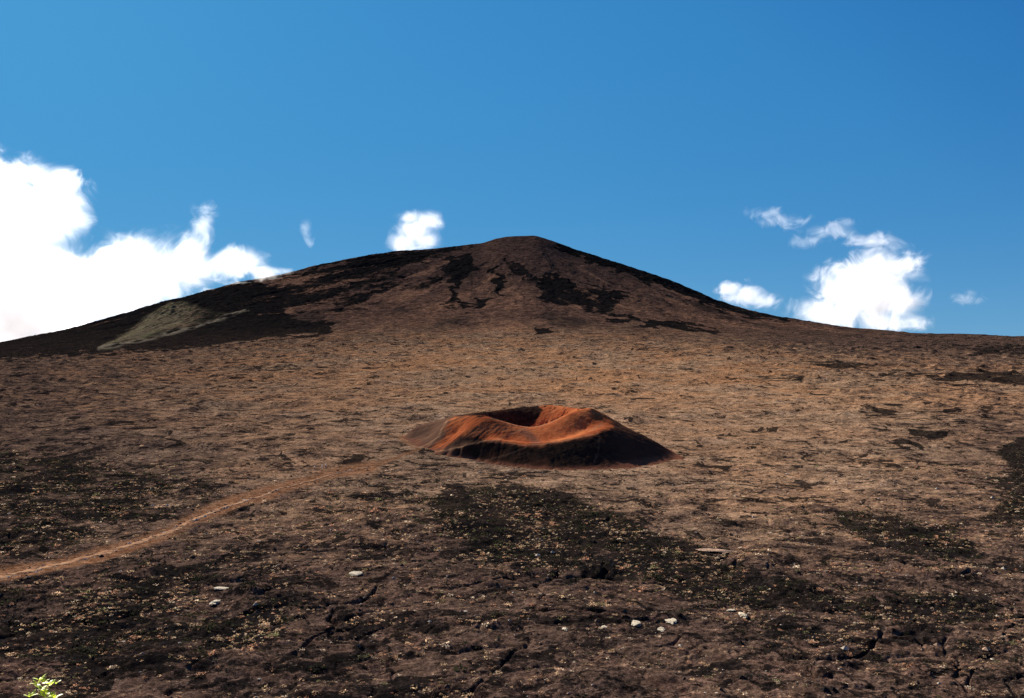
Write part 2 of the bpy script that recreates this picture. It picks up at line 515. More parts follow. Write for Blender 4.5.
nr, nc = YY.shape
co = np.stack([XX, YY, Z], -1).reshape(-1, 3)
idx = np.arange(nr * nc).reshape(nr, nc)
q = np.stack([idx[:-1, :-1], idx[:-1, 1:], idx[1:, 1:], idx[1:, :-1]], -1)
ishill = (YY > Yb + 40)[:-1, :-1] & (YY < 6500)[:-1, :-1]
att = {'dark': dark, 'tone': tn, 'olive': olive, 'crestline': crestline, 'path': pband, 'warm': sstep(435, 372, PY + 10 * wY), 'streak': streak, 'hill': sstep(-60, 420, YY - Yb) * sstep(6500, 6000, YY)}
att['hill'] = att['hill'] * np.clip(sstep(345, 318, PY + 14 * wY), 0, 1)


def part_mesh(name, sel, mat):
    f = q[sel]
    used, inv = np.unique(f, return_inverse=True)
    return mesh_np(name, co[used], inv.reshape(f.shape), mat, attrs={k: v.ravel()[used] for k, v in att.items()})


ground = part_mesh('ground', ~ishill, M_GROUND)
tag(ground, 'broad brown plain of old cracked lava below the volcano', 'ground', kind='structure')
volcano = part_mesh('volcano', ishill, M_GROUND)
tag(volcano, 'dark brown shield volcano with black lava streaks under the blue sky', 'volcano', kind='structure')

# ------------------------------------------------------------------ the cinder cone
ctrl = []


def ridge(lst, dz=0.0, n=5):
    P3 = [pt(*p) for p in lst]
    for a, b in zip(P3, P3[1:]):
        for k in range(n):
            ctrl.append(a + (b - a) * k / n + (0, 0, dz))
    ctrl.append(P3[-1] + (0, 0, dz))


BASEL = [(-62, 560), (-52, 538), (-38.4, 520), (-20, 499), (-6, 485), (8, 476), (23, 471), (40, 473), (54, 475), (71.5, 488), (87, 504), (83, 530),
         (68, 560), (50, 595), (28, 618), (-5, 622), (-35, 606), (-54, 584)]
bl = np.array(BASEL, float)
n_ = len(bl)
fine_base = np.concatenate([bl[i] + (bl[(i + 1) % n_] - bl[i]) * np.linspace(0, 1, 6)[:-1, None] for i in range(n_)])
for p in fine_base:
    ctrl.append((p[0], p[1], floor_z(p[1]) + .25))
cen = bl.mean(0)
for k_ in (1.08, 1.25):
    for p in (fine_base - cen)[::2] * k_ + cen:
        ctrl.append((p[0], p[1], floor_z(p[1]) + (-.25 if k_ < 1.2 else -3.5)))
LIP = [(434, 452, 518), (448, 449.5, 512), (462.5, 446.5, 507), (476, 443, 505), (487.5, 440.3, 503), (497, 440.8, 501), (509, 442.7, 498), (525, 444.7, 494.5), (540, 444.2, 493.5),
       (555.6, 442, 494), (579, 438, 497), (599, 432.5, 503), (609, 428, 509), (613, 424.7, 517), (607, 418, 527), (591.5, 408.3, 530)]
ridge(LIP)
ridge([(613, 424.7, 517), (640, 433.5, 517), (659, 443.4, 513), (675, 454.5, 508)])
ridge([(456, 415.3, 566), (475, 413, 578), (494, 411.4, 584), (517, 408, 590), (536, 406, 592), (548, 405, 590), (560, 406, 584), (571, 408, 572), (579, 409.8, 558), (586, 409, 543), (591.5, 408.3, 530)])
ridge([(456, 416.2, 556), (465, 416.8, 545), (478, 416, 537), (487.5, 417.2, 534), (501.6, 421, 531), (515.6, 425.5, 530), (528, 427.5, 530), (540.6, 426, 530), (550, 423, 530),
       (557, 419.5, 530), (571, 413, 530), (591.5, 408.3, 530)])
ridge([(478, 416, 537), (470, 426, 529), (456, 438, 523), (441, 449, 520)])
ridge([(456, 415.6, 561), (448, 421, 548), (442, 431, 540), (436, 440, 533), (428, 446, 530)])
ridge([(404, 436.5, 561), (410, 431, 565), (418, 425.5, 568), (440, 420, 566), (456, 415.6, 564)])
ridge([(505, 434, 513), (528, 437, 509), (548, 436, 508), (566, 431, 510), (585, 424, 516)], -3.0)
for p in ((0, 562, -57.5), (10, 562, -58.5), (20, 560, -57.5), (5, 572, -56.5), (14, 550, -56.5), (-12, 560, -54.5), (30, 558, -52)):
    ctrl.append(p)
for x_, y_, d_, k_ in ((480, 438.8, 514, 2.4), (456, 431, 534, 1.6), (447, 440, 528, 1.2), (428, 434, 549, 1.3), (415, 437, 553, .8), (490, 430, 522, .8)):
    ctrl.append(pt(x_, y_, d_) - (0, 0, k_))
p = pt(470, 439.5, 516); ctrl.append(p - (0, 0, 1.8))
ctrl = np.array(ctrl, float)
# drop near-duplicates, then a linear-kernel interpolation through the survivors
keep = []
for i, p in enumerate(ctrl):
    if all(np.hypot(*(ctrl[j, :2] - p[:2])) > .9 for j in keep):
        keep.append(i)
ctrl = ctrl[keep]
A = np.hypot(ctrl[:, None, 0] - ctrl[None, :, 0], ctrl[:, None, 1] - ctrl[None, :, 1])
nk = len(ctrl)
poly1 = np.concatenate([np.ones((nk, 1)), ctrl[:, :2] / 100], 1)
K = np.block([[A - .25 * np.eye(nk), poly1], [poly1.T, np.zeros((3, 3))]])
wgt = np.linalg.solve(K, np.concatenate([ctrl[:, 2], np.zeros(3)]))
gx, gy = np.meshgrid(np.arange(-84, 108, .5), np.arange(446, 650, .5), indexing='xy')
cz = np.zeros(gx.shape)
for i in range(nk):
    cz += wgt[i] * np.hypot(gx - ctrl[i, 0], gy - ctrl[i, 1])
cz += wgt[nk] + wgt[nk + 1] * gx / 100 + wgt[nk + 2] * gy / 100
for _ in range(1):                                                     # loose cinder slides to a soft edge
    p_ = np.pad(cz, 1, 'edge')
    cz = .5 * cz + .125 * (p_[:-2, 1:-1] + p_[2:, 1:-1] + p_[1:-1, :-2] + p_[1:-1, 2:])
cpx, cpy = proj(gx, gy, cz)
cn = fbm(gx / 9, gy / 9, 4, 101)
cz += .22 * fbm(gx / 5, gy / 5, 3, 111) + .10 * fbm(gx / 1.2, gy / 1.2, 2, 121)
th_ = np.arctan2(gx - 8, gy - 548)
rr_ = np.hypot(gx - 8, gy - 548)
cz += sstep(18, 45, rr_) * (.25 * fbm(th_ * 14, rr_ / 60, 3, 151) - .2 * sstep(.1, 0, np.abs(fbm(th_ * 9 + cn * .4, rr_ / 90, 2, 161))))
rill = fbm(th_ * 11 + .5 * cn, rr_ / 40, 4, 171) * sstep(16, 34, rr_) + .5 * fbm(gx / 12, gy / 12, 3, 172)
rimdist = np.hypot((gx - 8) / 30, (gy - 562) / 30)
inner = sstep(1.25, 1.0, rimdist)
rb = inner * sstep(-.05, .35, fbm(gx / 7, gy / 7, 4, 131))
cz += rb * .9 * fbm(gx / 3, gy / 3, 2, 141)
wx_, wy_ = cpx + 5 * cn, cpy + 3 * cn
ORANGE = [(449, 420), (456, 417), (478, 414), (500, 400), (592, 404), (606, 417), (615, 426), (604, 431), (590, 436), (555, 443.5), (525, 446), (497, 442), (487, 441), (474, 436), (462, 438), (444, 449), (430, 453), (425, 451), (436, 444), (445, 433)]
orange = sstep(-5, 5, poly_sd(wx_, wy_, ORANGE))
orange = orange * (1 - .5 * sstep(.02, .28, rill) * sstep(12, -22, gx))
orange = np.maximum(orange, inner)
wall_shade = sstep(-1.5, 1.5, poly_sd(wx_, wy_, [(456, 413), (494, 409), (520, 405), (537, 403), (543, 410), (533, 424), (528, 429), (515, 427), (500, 421), (487, 416), (470, 415)])) * (gy > 532 + .35 * np.maximum(gx, 0))  # shade on the crater's back left inner side, painted into the cinder colour
orange = orange * (1 - .95 * wall_shade)
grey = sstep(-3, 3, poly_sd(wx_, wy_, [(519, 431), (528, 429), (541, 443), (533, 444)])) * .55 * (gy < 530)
above = cz - floor_z(gy) + .9 * cn
fringe = np.maximum(sstep(3.2, .8, above) * sstep(35, 62, gx), .75 * sstep(1.6, .3, above))
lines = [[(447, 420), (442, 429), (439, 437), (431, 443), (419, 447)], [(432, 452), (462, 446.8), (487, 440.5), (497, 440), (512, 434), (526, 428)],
         [(487, 441), (509, 443), (525, 445), (545, 444), (575, 439), (598, 433)],  # light catching the lip, painted as a pale line
         [(478, 416), (487.5, 417.2), (501.6, 421), (515.6, 425.5), (528, 427.5), (540.6, 426), (555, 420), (571, 413), (590, 408.5)]]  # light along the saddle rim, painted pale over its track
trail_ridgelight = np.zeros(gx.shape)
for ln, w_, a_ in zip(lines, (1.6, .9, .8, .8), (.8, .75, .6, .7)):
    trail_ridgelight = np.maximum(trail_ridgelight, a_ * sstep(w_, w_ * .3, line_d(cpx + 1.6 * cn, cpy + 1.2 * cn, ln)))
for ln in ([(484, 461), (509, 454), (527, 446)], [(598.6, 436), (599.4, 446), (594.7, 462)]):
    trail_ridgelight = np.maximum(trail_ridgelight, .3 * sstep(1.2, .3, line_d(cpx + cn * 2, cpy, ln)))
trail_ridgelight *= (cpy > 418) & (gy < 556)
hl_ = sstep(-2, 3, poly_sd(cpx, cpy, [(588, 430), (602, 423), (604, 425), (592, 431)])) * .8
trail_ridgelight = np.maximum(trail_ridgelight, hl_ * (gy < 530))

n = NT('cinder')
f1, f2, f3 = n.noise(.06, 5, .6), n.noise(.35, 5, .65), n.noise(2.5, 3, .6)
og = n.attr('orange')
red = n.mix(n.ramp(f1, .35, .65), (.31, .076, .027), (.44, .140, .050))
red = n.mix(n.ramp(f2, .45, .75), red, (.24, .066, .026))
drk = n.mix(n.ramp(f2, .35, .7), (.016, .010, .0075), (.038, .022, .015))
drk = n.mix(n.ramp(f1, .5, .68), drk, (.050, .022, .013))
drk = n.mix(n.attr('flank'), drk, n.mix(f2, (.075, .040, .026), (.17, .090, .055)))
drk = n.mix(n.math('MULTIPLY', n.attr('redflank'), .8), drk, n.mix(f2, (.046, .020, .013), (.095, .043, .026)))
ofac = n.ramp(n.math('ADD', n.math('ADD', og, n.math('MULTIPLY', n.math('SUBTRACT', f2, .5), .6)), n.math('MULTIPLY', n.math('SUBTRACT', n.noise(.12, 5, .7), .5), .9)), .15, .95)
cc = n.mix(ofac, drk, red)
cc = n.mix(n.attr('grey'), cc, (.10, .065, .048))
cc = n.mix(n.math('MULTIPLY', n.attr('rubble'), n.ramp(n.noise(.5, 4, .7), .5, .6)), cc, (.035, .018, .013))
cc = n.mix(n.math('MULTIPLY', n.attr('fringe'), n.ramp(f2, .25, .6, .4, .95)), cc, (.17, .066, .038))
cc = n.mix(n.math('MULTIPLY', n.attr('trail_ridgelight'), n.ramp(f2, .2, .6, .15, .62)), cc, (.36, .19, .10))
cc = n.mix(1.0, cc, n.mix(f3, (.8, .8, .8), (1.2, 1.2, 1.2)), 'MULTIPLY')
M_CINDER = n.surf(cc, .97, n.math('ADD', f2, n.math('MULTIPLY', f3, .25)), .5, .35, spec=0)
nr2, nc2 = gx.shape
idx2 = np.arange(nr2 * nc2).reshape(nr2, nc2)
q2 = np.stack([idx2[:-1, :-1], idx2[:-1, 1:], idx2[1:, 1:], idx2[1:, :-1]], -1)
gg = gz(gx.ravel(), gy.ravel()).reshape(gx.shape)
vis = (cz > gg - 1.2)
okf = vis[:-1, :-1] | vis[1:, :-1] | vis[:-1, 1:] | vis[1:, 1:]
f_ = q2[okf]
used, inv = np.unique(f_, return_inverse=True)
cco = np.stack([gx, gy, cz], -1).reshape(-1, 3)
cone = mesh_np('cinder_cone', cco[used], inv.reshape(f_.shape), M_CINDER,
               attrs={k: v.ravel()[used] for k, v in {'flank': sstep(-18, -40, gx + 9 * cn), 'redflank': sstep(35, 62, gx + 12 * cn), 'orange': orange, 'grey': grey, 'fringe': fringe, 'trail_ridgelight': trail_ridgelight, 'rubble': rb}.items()})
tag(cone, 'small rust red cinder cone with a double crater on the brown plain', 'cinder cone', kind='structure')

# ------------------------------------------------------------------ the path
n = NT('trodden_earth')
pf, pg = n.noise(.5, 5, .65), n.noise(3., 4, .6)
pcol = n.mix(n.ramp(pf, .35, .68), (.30, .145, .072), (.46, .28, .16))
pcol = n.mix(n.ramp(n.noise(.45, 6, .75), .52, .60), pcol, (.10, .058, .038))
M_PATH = n.surf(pcol, .97, n.math('ADD', pf, n.math('MULTIPLY', pg, .3)), .6, .5, spec=0)
pp = np.array([hit(x, y, 200, 700) for x, y in PATH])
seg = np.concatenate([[0], np.cumsum(np.hypot(*np.diff(pp[:, :2], axis=0).T))])
u_ = np.arange(0, seg[-1], .8)
cx_, cy_ = np.interp(u_, seg, pp[:, 0]), np.interp(u_, seg, pp[:, 1])
kk = np.hanning(31); kk /= kk.sum()
cx_, cy_ = (np.convolve(np.pad(a, 15, 'edge'), kk, 'valid') for a in (cx_, cy_))
cx_ = cx_ + 2.4 * fbm(u_ / 22, u_ * 0, 3, 201)
cy_ = cy_ + 2.4 * fbm(u_ / 22, u_ * 0 + 9, 3, 203)
tx, ty = np.gradient(cx_), np.gradient(cy_)
ln = np.hypot(tx, ty)
nx, ny = -ty / ln, tx / ln
wl = np.interp(u_, [0, 60, seg[-1] * .35, seg[-1] * .6, seg[-1]], [1.8, 1.6, 1.4, .9, .3]) 
cross = np.linspace(-1, 1, 9)
wn = wl[:, None] * (1 + 1.9 * fbm(u_ / 5, u_ * 0, 5, 205)[:, None] * (cross < 0) + 1.9 * fbm(u_ / 5, u_ * 0 + 5, 5, 207)[:, None] * (cross > 0))
pX, pY = cx_[:, None] + nx[:, None] * cross * wn, cy_[:, None] + ny[:, None] * cross * wn
pZ = gz(pX.ravel(), pY.ravel()).reshape(pX.shape) + .16 * (1 - np.abs(cross) ** 6) - .06 * (np.abs(cross) == 1)
ii = np.arange(pX.size).reshape(pX.shape)
path = mesh_np('path', np.stack([pX, pY, pZ], -1).reshape(-1, 3), np.stack([ii[:-1, :-1], ii[:-1, 1:], ii[1:, 1:], ii[1:, :-1]], -1).reshape(-1, 4), M_PATH)
tag(path, 'pale orange footpath of trodden earth crossing the dark lava at left', 'footpath', kind='structure')

# ------------------------------------------------------------------ low scrub on the lava
n = NT('dry_scrub')
bs = n.n('BsdfDiffuse', {'Color': n.attrv('tint')})
tr = n.n('BsdfTranslucent', {'Color': n.attrv('tint')})
n.t.links.new(n.n('MixShader', {0: .4, 1: bs.outputs[0], 2: tr.outputs[0]}).outputs[0], n.out.inputs['Surface'])
M_SCRUB = n.m


def scrub(name, N, ymin, ymax, seed, pale):
    rng = np.random.default_rng(seed)
    Y = np.sqrt(rng.uniform(ymin ** 2, ymax ** 2, N * 4))
    X = rng.uniform(-.58, .58, N * 4) * Y
    r = np.interp(Y, R, np.arange(len(R))).astype(int)
    c = np.interp(X / Y, t, np.arange(len(t))).astype(int)
    dd, tt_, pb_ = dark[r, c], tn[r, c], pband[r, c]
    cl_ = fbm(X / 16, Y / 16, 4, seed)
    pr = (np.clip(.14 + 1.2 * cl_ + .22 * dd, .03, 1) * (.5 + tt_ * .6) * sstep(560, 300, Y) if pale else np.clip(.02 + dd * (.55 + 1.6 * cl_) + .3 * cl_, 0, 1) * sstep(640, 480, Y)) * (1 - pb_)
    ok = rng.uniform(0, 1, N * 4) < pr
    X, Y, dd = X[ok][:N], Y[ok][:N], dd[ok][:N]
    Zs = gz(X, Y)
    n_ = len(X)
    L = 26
    sz = (rng.lognormal(-1.36, .5, n_) if pale else rng.lognormal(-.55, .45, n_)).clip(.12, 1.5)
    # leaf blades: a triangle each, spread through a low dome
    a = rng.uniform(0, 6.283, (n_, L)); rr = np.sqrt(rng.uniform(0, 1, (n_, L))); hh = rng.uniform(0, 1, (n_, L)) * np.sqrt(1 - .8 * rr ** 2)
    c3 = np.stack([np.cos(a) * rr * 1.25, np.sin(a) * rr * 1.25, hh * .85], -1) * sz[:, None, None]
    d1 = rng.normal(size=(n_, L, 3)) * (1, 1, .45); d1 /= np.linalg.norm(d1, axis=-1, keepdims=True)
    d2 = rng.normal(size=(n_, L, 3)) * (1, 1, .45); d2 /= np.linalg.norm(d2, axis=-1, keepdims=True)
    ls = (.30 * sz[:, None, None]) * rng.uniform(.6, 1.3, (n_, L, 1))
    base = np.stack([X, Y, Zs - .03], -1)[:, None]
    tri = np.stack([base + c3 - d1 * ls, base + c3 + d1 * ls, base + c3 + d2 * ls * 1.5], 2).reshape(-1, 3)
    if pale:
        pal = np.array([(.44, .29, .18), (.36, .25, .15), (.22, .145, .085), (.15, .135, .065), (.55, .43, .31), (.32, .165, .10), (.11, .075, .045)])
        w = np.array([.2, .13, .15, .08, .09, .2, .15])
    else:
        pal = np.array([(.014, .015, .009), (.022, .023, .012), (.012, .011, .009), (.045, .042, .024), (.028, .020, .014)])
        w = np.array([.3, .2, .3, .06, .14])
    k = rng.choice(len(pal), n_, p=w / w.sum())
    tint = np.repeat(pal[k], L * 3, 0) * np.repeat(rng.uniform(.75, 1.25, (n_ * L, 1)), 3, 0)
    return mesh_np(name, tri, np.arange(len(tri)).reshape(-1, 3), M_SCRUB, attrs={'tint': tint}, smooth=False)


g1 = scrub('dry_scrub', 34000, 168, 560, 5, True)
tag(g1, 'sparse straw coloured tufts and low dry scrub over the lava', 'scrub', kind='stuff')
g2 = scrub('heath', 11000, 168, 640, 6, False)
tag(g2, 'dark green heath growing in bands over the black lava', 'heath', kind='stuff')

# ------------------------------------------------------------------ loose stones
n = NT('loose_stone')
M_STONE = n.surf(n.attrv('tint'), .95, spec=0)


def rubble(name, N, seed):
    rng = np.random.default_rng(seed)
    Y = np.sqrt(rng.uniform(168 ** 2, 480 ** 2, N * 4)); X = rng.uniform(-.58, .58, N * 4) * Y
    pr = np.clip(.25 + 1.1 * fbm(X / 11, Y / 11, 4, seed), .03, 1)
    ok = rng.uniform(0, 1, N * 4) < pr
    X, Y = X[ok][:N], Y[ok][:N]
    # a row of stones kicked to the sides of the footpath
    k = rng.integers(0, len(u_), 700); sg = rng.choice((-1, 1), 700) * rng.uniform(.8, 1.5, 700)
    X = np.concatenate([X, cx_[k] + nx[k] * wl[k] * sg]); Y = np.concatenate([Y, cy_[k] + ny[k] * wl[k] * sg])
    m_ = len(X)
    base = np.array([(0, 0, 1), (1, 0, 0), (.3, .95, 0), (-.8, .6, 0), (-.8, -.6, 0), (.3, -.95, 0), (0, 0, -1)])
    fc = np.array([(0, 1, 2), (0, 2, 3), (0, 3, 4), (0, 4, 5), (0, 5, 1), (6, 2, 1), (6, 3, 2), (6, 4, 3), (6, 5, 4), (6, 1, 5)])
    sz = rng.lognormal(-1.55, .55, m_).clip(.08, .9)
    v = base[None] * (1 + rng.uniform(-.35, .35, (m_, 7, 3)))
    a = rng.uniform(0, 6.28, m_); ca, sa = np.cos(a)[:, None], np.sin(a)[:, None]
    v = np.stack([v[..., 0] * ca - v[..., 1] * sa, v[..., 0] * sa + v[..., 1] * ca, v[..., 2] * rng.uniform(.35, .7, (m_, 1))], -1) * sz[:, None, None]
    v += np.stack([X, Y, gz(X, Y) + sz * .1], -1)[:, None]
    pal = np.array([(.02, .017, .016), (.07, .045, .034), (.16, .095, .06), (.30, .20, .13), (.46, .38, .29)])
    kk_ = rng.choice(5, m_, p=(.3, .25, .2, .17, .08)); kk_[-700:] = rng.choice((2, 3, 4), 700)
    tint = np.repeat(pal[kk_] * rng.uniform(.8, 1.2, (m_, 1)), 7, 0)
    return mesh_np(name, v.reshape(-1, 3), (fc[None] + 7 * np.arange(m_)[:, None, None]).reshape(-1, 3), M_STONE, attrs={'tint': tint}, smooth=False)


tag(rubble('rubble', 9000, 31), 'loose lava stones scattered over the near plain', 'stones', kind='stuff')

# ------------------------------------------------------------------ pale rocks
n = NT('lichened_rock')
f2 = n.noise(3.0, 5, .65)
rc = n.mix(n.ramp(f2, .38, .66), (.17, .14, .10), (.33, .285, .215))
rc = n.mix(n.ramp(n.noise(1.1, 4, .7), .56, .66), rc, (.17, .13, .095))
M_ROCK = n.surf(rc, .95, f2, .7, .2)


def rock(name, px, py, wpx, hpx, label, seed, group=None, depth=1.0, mat=None):
    p = hit(px, py + hpx * .4)
    w = wpx * p[1] / F * .5
    h = hpx * p[1] / F
    rng = np.random.default_rng(seed)
    import bmesh
    bm = bmesh.new()
    bmesh.ops.create_icosphere(bm, subdivisions=4, radius=1)
    v = np.array([x.co for x in bm.verts])
    nrm = rng.normal(size=(9, 3)); nrm /= np.linalg.norm(nrm, axis=1, keepdims=True)
    for k in nrm:                                             # broken faces
        d = v @ k - rng.uniform(.55, .8)
        v = v - np.outer(np.maximum(d, 0) * .85, k)
    nz = fbm(v[:, 0] * 2.2 + seed, v[:, 1] * 2.2 + v[:, 2] * 1.7, 4, seed)
    v = v * (1 + .28 * nz[:, None])
    v = v * (w, h * 1.5 * depth, h * .34) + (0, 0, h * .08)
    for x, c_ in zip(bm.verts, v):
        x.co = c_
    me = bpy.data.meshes.new(name)
    bm.to_mesh(me); bm.free()
    me.materials.append(mat or M_ROCK)
    o = bpy.data.objects.new(name, me)
    COL.objects.link(o)
    o.location = Vector(p)
    tag(o, label, 'rock', group)
    return o


G = 'pale rocks on the near lava'
rock('pale_rock', 220, 588, 18, 4, 'long flat white rock lying on dark lava below the footpath', 1, G)
rock('pale_rock', 215, 600, 9, 7, 'small upright pale rock just below the long flat white rock', 2, G)
rock('pale_rock', 671, 620, 14, 9, 'biggest round whitish rock, right one of the pair on red brown lava', 3, G)
rock('pale_rock', 636, 622, 11, 7, 'whitish rock, left one of the pair on red brown lava', 4, G)
rock('pale_rock', 661, 628, 8, 5, 'small pale rock touching the lower left of the biggest round whitish rock', 5, G)
rock('pale_rock', 743, 613, 8, 7, 'grey white rock standing alone right of the whitish pair', 6, G)
rock('pale_rock', 731, 610, 10, 3, 'thin pale slab lying beside the lone grey white rock', 7, G)
rock('pale_rock', 604, 626, 7, 4, 'small pinkish white rock left of the whitish pair', 8, G)
rock('pale_rock', 356, 572, 14, 5, 'flat pale rock on brown lava under the end of the footpath', 9, G)
n = NT('tan_slab')
f2 = n.noise(1.2, 6, .7)
M_SLAB = n.surf(n.mix(n.ramp(f2, .38, .64), (.10, .062, .042), (.26, .165, .11)), .95, f2, .8, .25)
rock('lava_slab', 716, 550, 40, 4, 'long low tan lava slab above the dark band at right of centre', 10, None, 1.4, M_SLAB).rotation_euler = (0, 0, -.2)
rock('pale_rock', 565, 628, 6, 5, 'little pale rock furthest left in the row of whitish rocks', 12, G)

# ------------------------------------------------------------------ bright shrub on the rim
n = NT('bright_leaf')
lf = n.attr('shade')
lc = n.mix(lf, (.24, .34, .025), (.60, .66, .06))
bs = n.n('BsdfPrincipled', {'Base Color': lc, 'Roughness': .5, 'Specular IOR Level': .3})
tr = n.n('BsdfTranslucent', {'Color': lc})
ms = n.n('MixShader', {0: .4, 1: bs.outputs[0], 2: tr.outputs[0]})
n.t.links.new(ms.outputs[0], n.out.inputs['Surface'])
M_LEAF = n.m
n = NT('green_stem')
M_STEM = n.surf(n.mix(n.noise(30, 3), (.16, .17, .05), (.26, .25, .09)), .7)


def leafy_shrub():
    p0 = pt(42, 700, 8.2)
    gz0 = float(gz(p0[0], 8.2)[0])
    root = empty('leafy_shrub', (p0[0], 8.2, gz0))
    tag(root, 'bright yellow green leafy shrub tip at the bottom left corner', 'shrub')
    rng = np.random.default_rng(9)
    top = float(pt(42, 671, 8.2)[2] - gz0)
    sv, sf, lv, lfc, lsh = [], [], [], [], []
    for k in range(30):
        a = rng.uniform(0, 6.283)
        out_ = rng.uniform(.01, .13)
        hgt = top * rng.uniform(.78, 1.0) * (1 - .6 * out_)
        b = np.array([math.cos(a) * out_ * .3, math.sin(a) * out_ * .3, -.05])
        e = np.array([math.cos(a) * out_, math.sin(a) * out_, hgt])
        prev = None
        for j in range(9):
            s_ = j / 8
            c = b + (e - b) * s_ + np.array([math.cos(a), math.sin(a), 0]) * .02 * math.sin(s_ * 3.1)
            r = .0055 * (1 - .75 * s_)
            ring = [c + (r * math.cos(w_), r * math.sin(w_), 0) for w_ in np.arange(6) * 1.0472]
            i0 = len(sv); sv += ring
            if prev is not None:
                sf += [(prev + m_, prev + (m_ + 1) % 6, i0 + (m_ + 1) % 6, i0 + m_) for m_ in range(6)]
            prev = i0
            if s_ > .25:
                for q_ in range(4):
                    la = a + j * 2.4 + q_ * 1.57 + rng.uniform(-.4, .4)
                    up = rng.uniform(.25, 1.1)
                    d = np.array([math.cos(la), math.sin(la), up]); d /= np.linalg.norm(d)
                    sd = np.cross(d, (0, 0, 1)); sd /= np.linalg.norm(sd)
                    nn = np.cross(sd, d)
                    L_ = rng.uniform(.04, .075); w_ = L_ * .2
                    cc_ = c + d * .004
                    i1 = len(lv)
                    pts = [cc_, cc_ + d * L_ * .35 + sd * w_ + nn * .003, cc_ + d * L_ * .35 - sd * w_ + nn * .003, cc_ + d * L_ * .75 + sd * w_ * .7, cc_ + d * L_ * .75 - sd * w_ * .7, cc_ + d * L_ - nn * .006]
                    lv += pts
                    lfc += [(i1, i1 + 1, i1 + 2), (i1 + 1, i1 + 3, i1 + 4), (i1 + 1, i1 + 4, i1 + 2), (i1 + 3, i1 + 5, i1 + 4)]
                    lsh += [float(np.clip(rng.normal(.55, .3), 0, 1))] * 6
    mesh_np('stem', np.array(sv), np.array(sf), M_STEM, root)
    mesh_np('foliage', np.array(lv), np.array(lfc), M_LEAF, root, {'shade': np.array(lsh)})
    return root


leafy_shrub()

# ------------------------------------------------------------------ hikers
def flat(name, c, rough=.85):
    n = NT(name)
    f_ = n.noise(14, 3)
    return n.surf(n.mix(1.0, (*c, 1), n.mix(f_, (.85, .85, .85), (1.1, 1.1, 1.1)), 'MULTIPLY'), rough)


M_SKIN, M_HAIR = flat('skin', (.42, .24, .16)), flat('hair', (.035, .022, .015))
M_WHITE, M_BLUE, M_JEAN, M_DARK, M_TANCLOTH = flat('white_cotton', (.80, .79, .76)), flat('pale_blue_cotton', (.50, .58, .72)), flat('blue_denim', (.05, .07, .13)), flat('dark_cloth', (.03, .03, .035)), flat('tan_cloth', (.45, .33, .2))


def skin_mesh(name, verts, edges, radii, rootv=0, sub=2):
    me = bpy.data.meshes.new(name)
    me.from_pydata(verts, edges, [])
    o = bpy.data.objects.new(name, me)
    COL.objects.link(o)
    md = o.modifiers.new('skin', 'SKIN')
    for i, r in enumerate(radii):
        me.skin_vertices[0].data[i].radius = (r, r) if not isinstance(r, tuple) else r
        me.skin_vertices[0].data[i].use_root = i == rootv
    md.use_smooth_shade = True
    s_ = o.modifiers.new('sub', 'SUBSURF'); s_.levels = sub; s_.render_levels = sub
    dg = bpy.context.evaluated_depsgraph_get()
    m2 = bpy.data.meshes.new_from_object(o.evaluated_get(dg))
    bpy.data.objects.remove(o)
    m2.name = name
    return m2


def body_parts(stride):
    f, b = stride, -stride * .8
    V = [(0, 0, .95), (0, 0, 1.12), (0, 0, 1.30), (0, 0, 1.43), (0, .01, 1.50), (0, .02, 1.58), (0, .015, 1.70),
         (-.18, 0, 1.42), (-.24, -.04, 1.15), (-.23, .12, .95), (-.23, .17, .87),
         (.18, 0, 1.42), (.24, .05, 1.15), (.23, .18, .96), (.23, .23, .88),
         (-.09, 0, .90), (-.10, f * .55 + .03, .50), (-.10, f, .09), (-.10, f + .15, .04),
         (.09, 0, .90), (.10, b * .45 + .04, .50), (.10, b, .10), (.10, b + .15, .04)]
    E = [(0, 1), (1, 2), (2, 3), (3, 4), (4, 5), (5, 6), (3, 7), (7, 8), (8, 9), (9, 10), (3, 11), (11, 12), (12, 13), (13, 14),
         (0, 15), (15, 16), (16, 17), (17, 18), (0, 19), (19, 20), (20, 21), (21, 22)]
    Rr = [(.15, .11), (.13, .095), (.16, .11), (.12, .09), .052, .088, .082, .062, .046, .036, .042, .062, .046, .036, .042, .092, .062, .045, .038, .092, .062, .045, .038]
    body = skin_mesh('person', V, E, Rr)
    sh = [0, 1, 2, 3, 7, 8, 11, 12]
    mp = {v: i for i, v in enumerate(sh)}
    shirt = skin_mesh('shirt', [V[i] for i in sh], [(mp[a], mp[b_]) for a, b_ in E if a in mp and b_ in mp],
                      [(.175, .135), (.155, .12), (.185, .135), (.14, .11), .085, .068, .085, .068])
    tr_ = [0, 15, 16, 17, 19, 20, 21]
    mp2 = {v: i for i, v in enumerate(tr_)}
    trou = skin_mesh('trousers', [V[i] for i in tr_], [(mp2[a], mp2[b_]) for a, b_ in E if a in mp2 and b_ in mp2],
                     [(.165, .125), .112, .08, .065, .112, .08, .065])
    hat = skin_mesh('sun_hat', [(-.2, 0, 1.70), (0, .02, 1.715), (.2, 0, 1.70), (0, .02, 1.80), (0, .23, 1.69), (0, -.2, 1.69)], [(0, 1), (1, 2), (1, 3), (1, 4), (1, 5)], [(.07, .03), .12, (.07, .03), .09, (.07, .03), (.07, .03)], 1)  # white hat added to catch the sun and brighten the hikers
    hair = skin_mesh('hair', [(0, -.02, 1.62), (0, -.01, 1.71), (0, -.03, 1.74)], [(0, 1), (1, 2)], [.085, .098, .07])
    return body, shirt, trou, hair, hat


POSES = [body_parts(.28), body_parts(.08)]


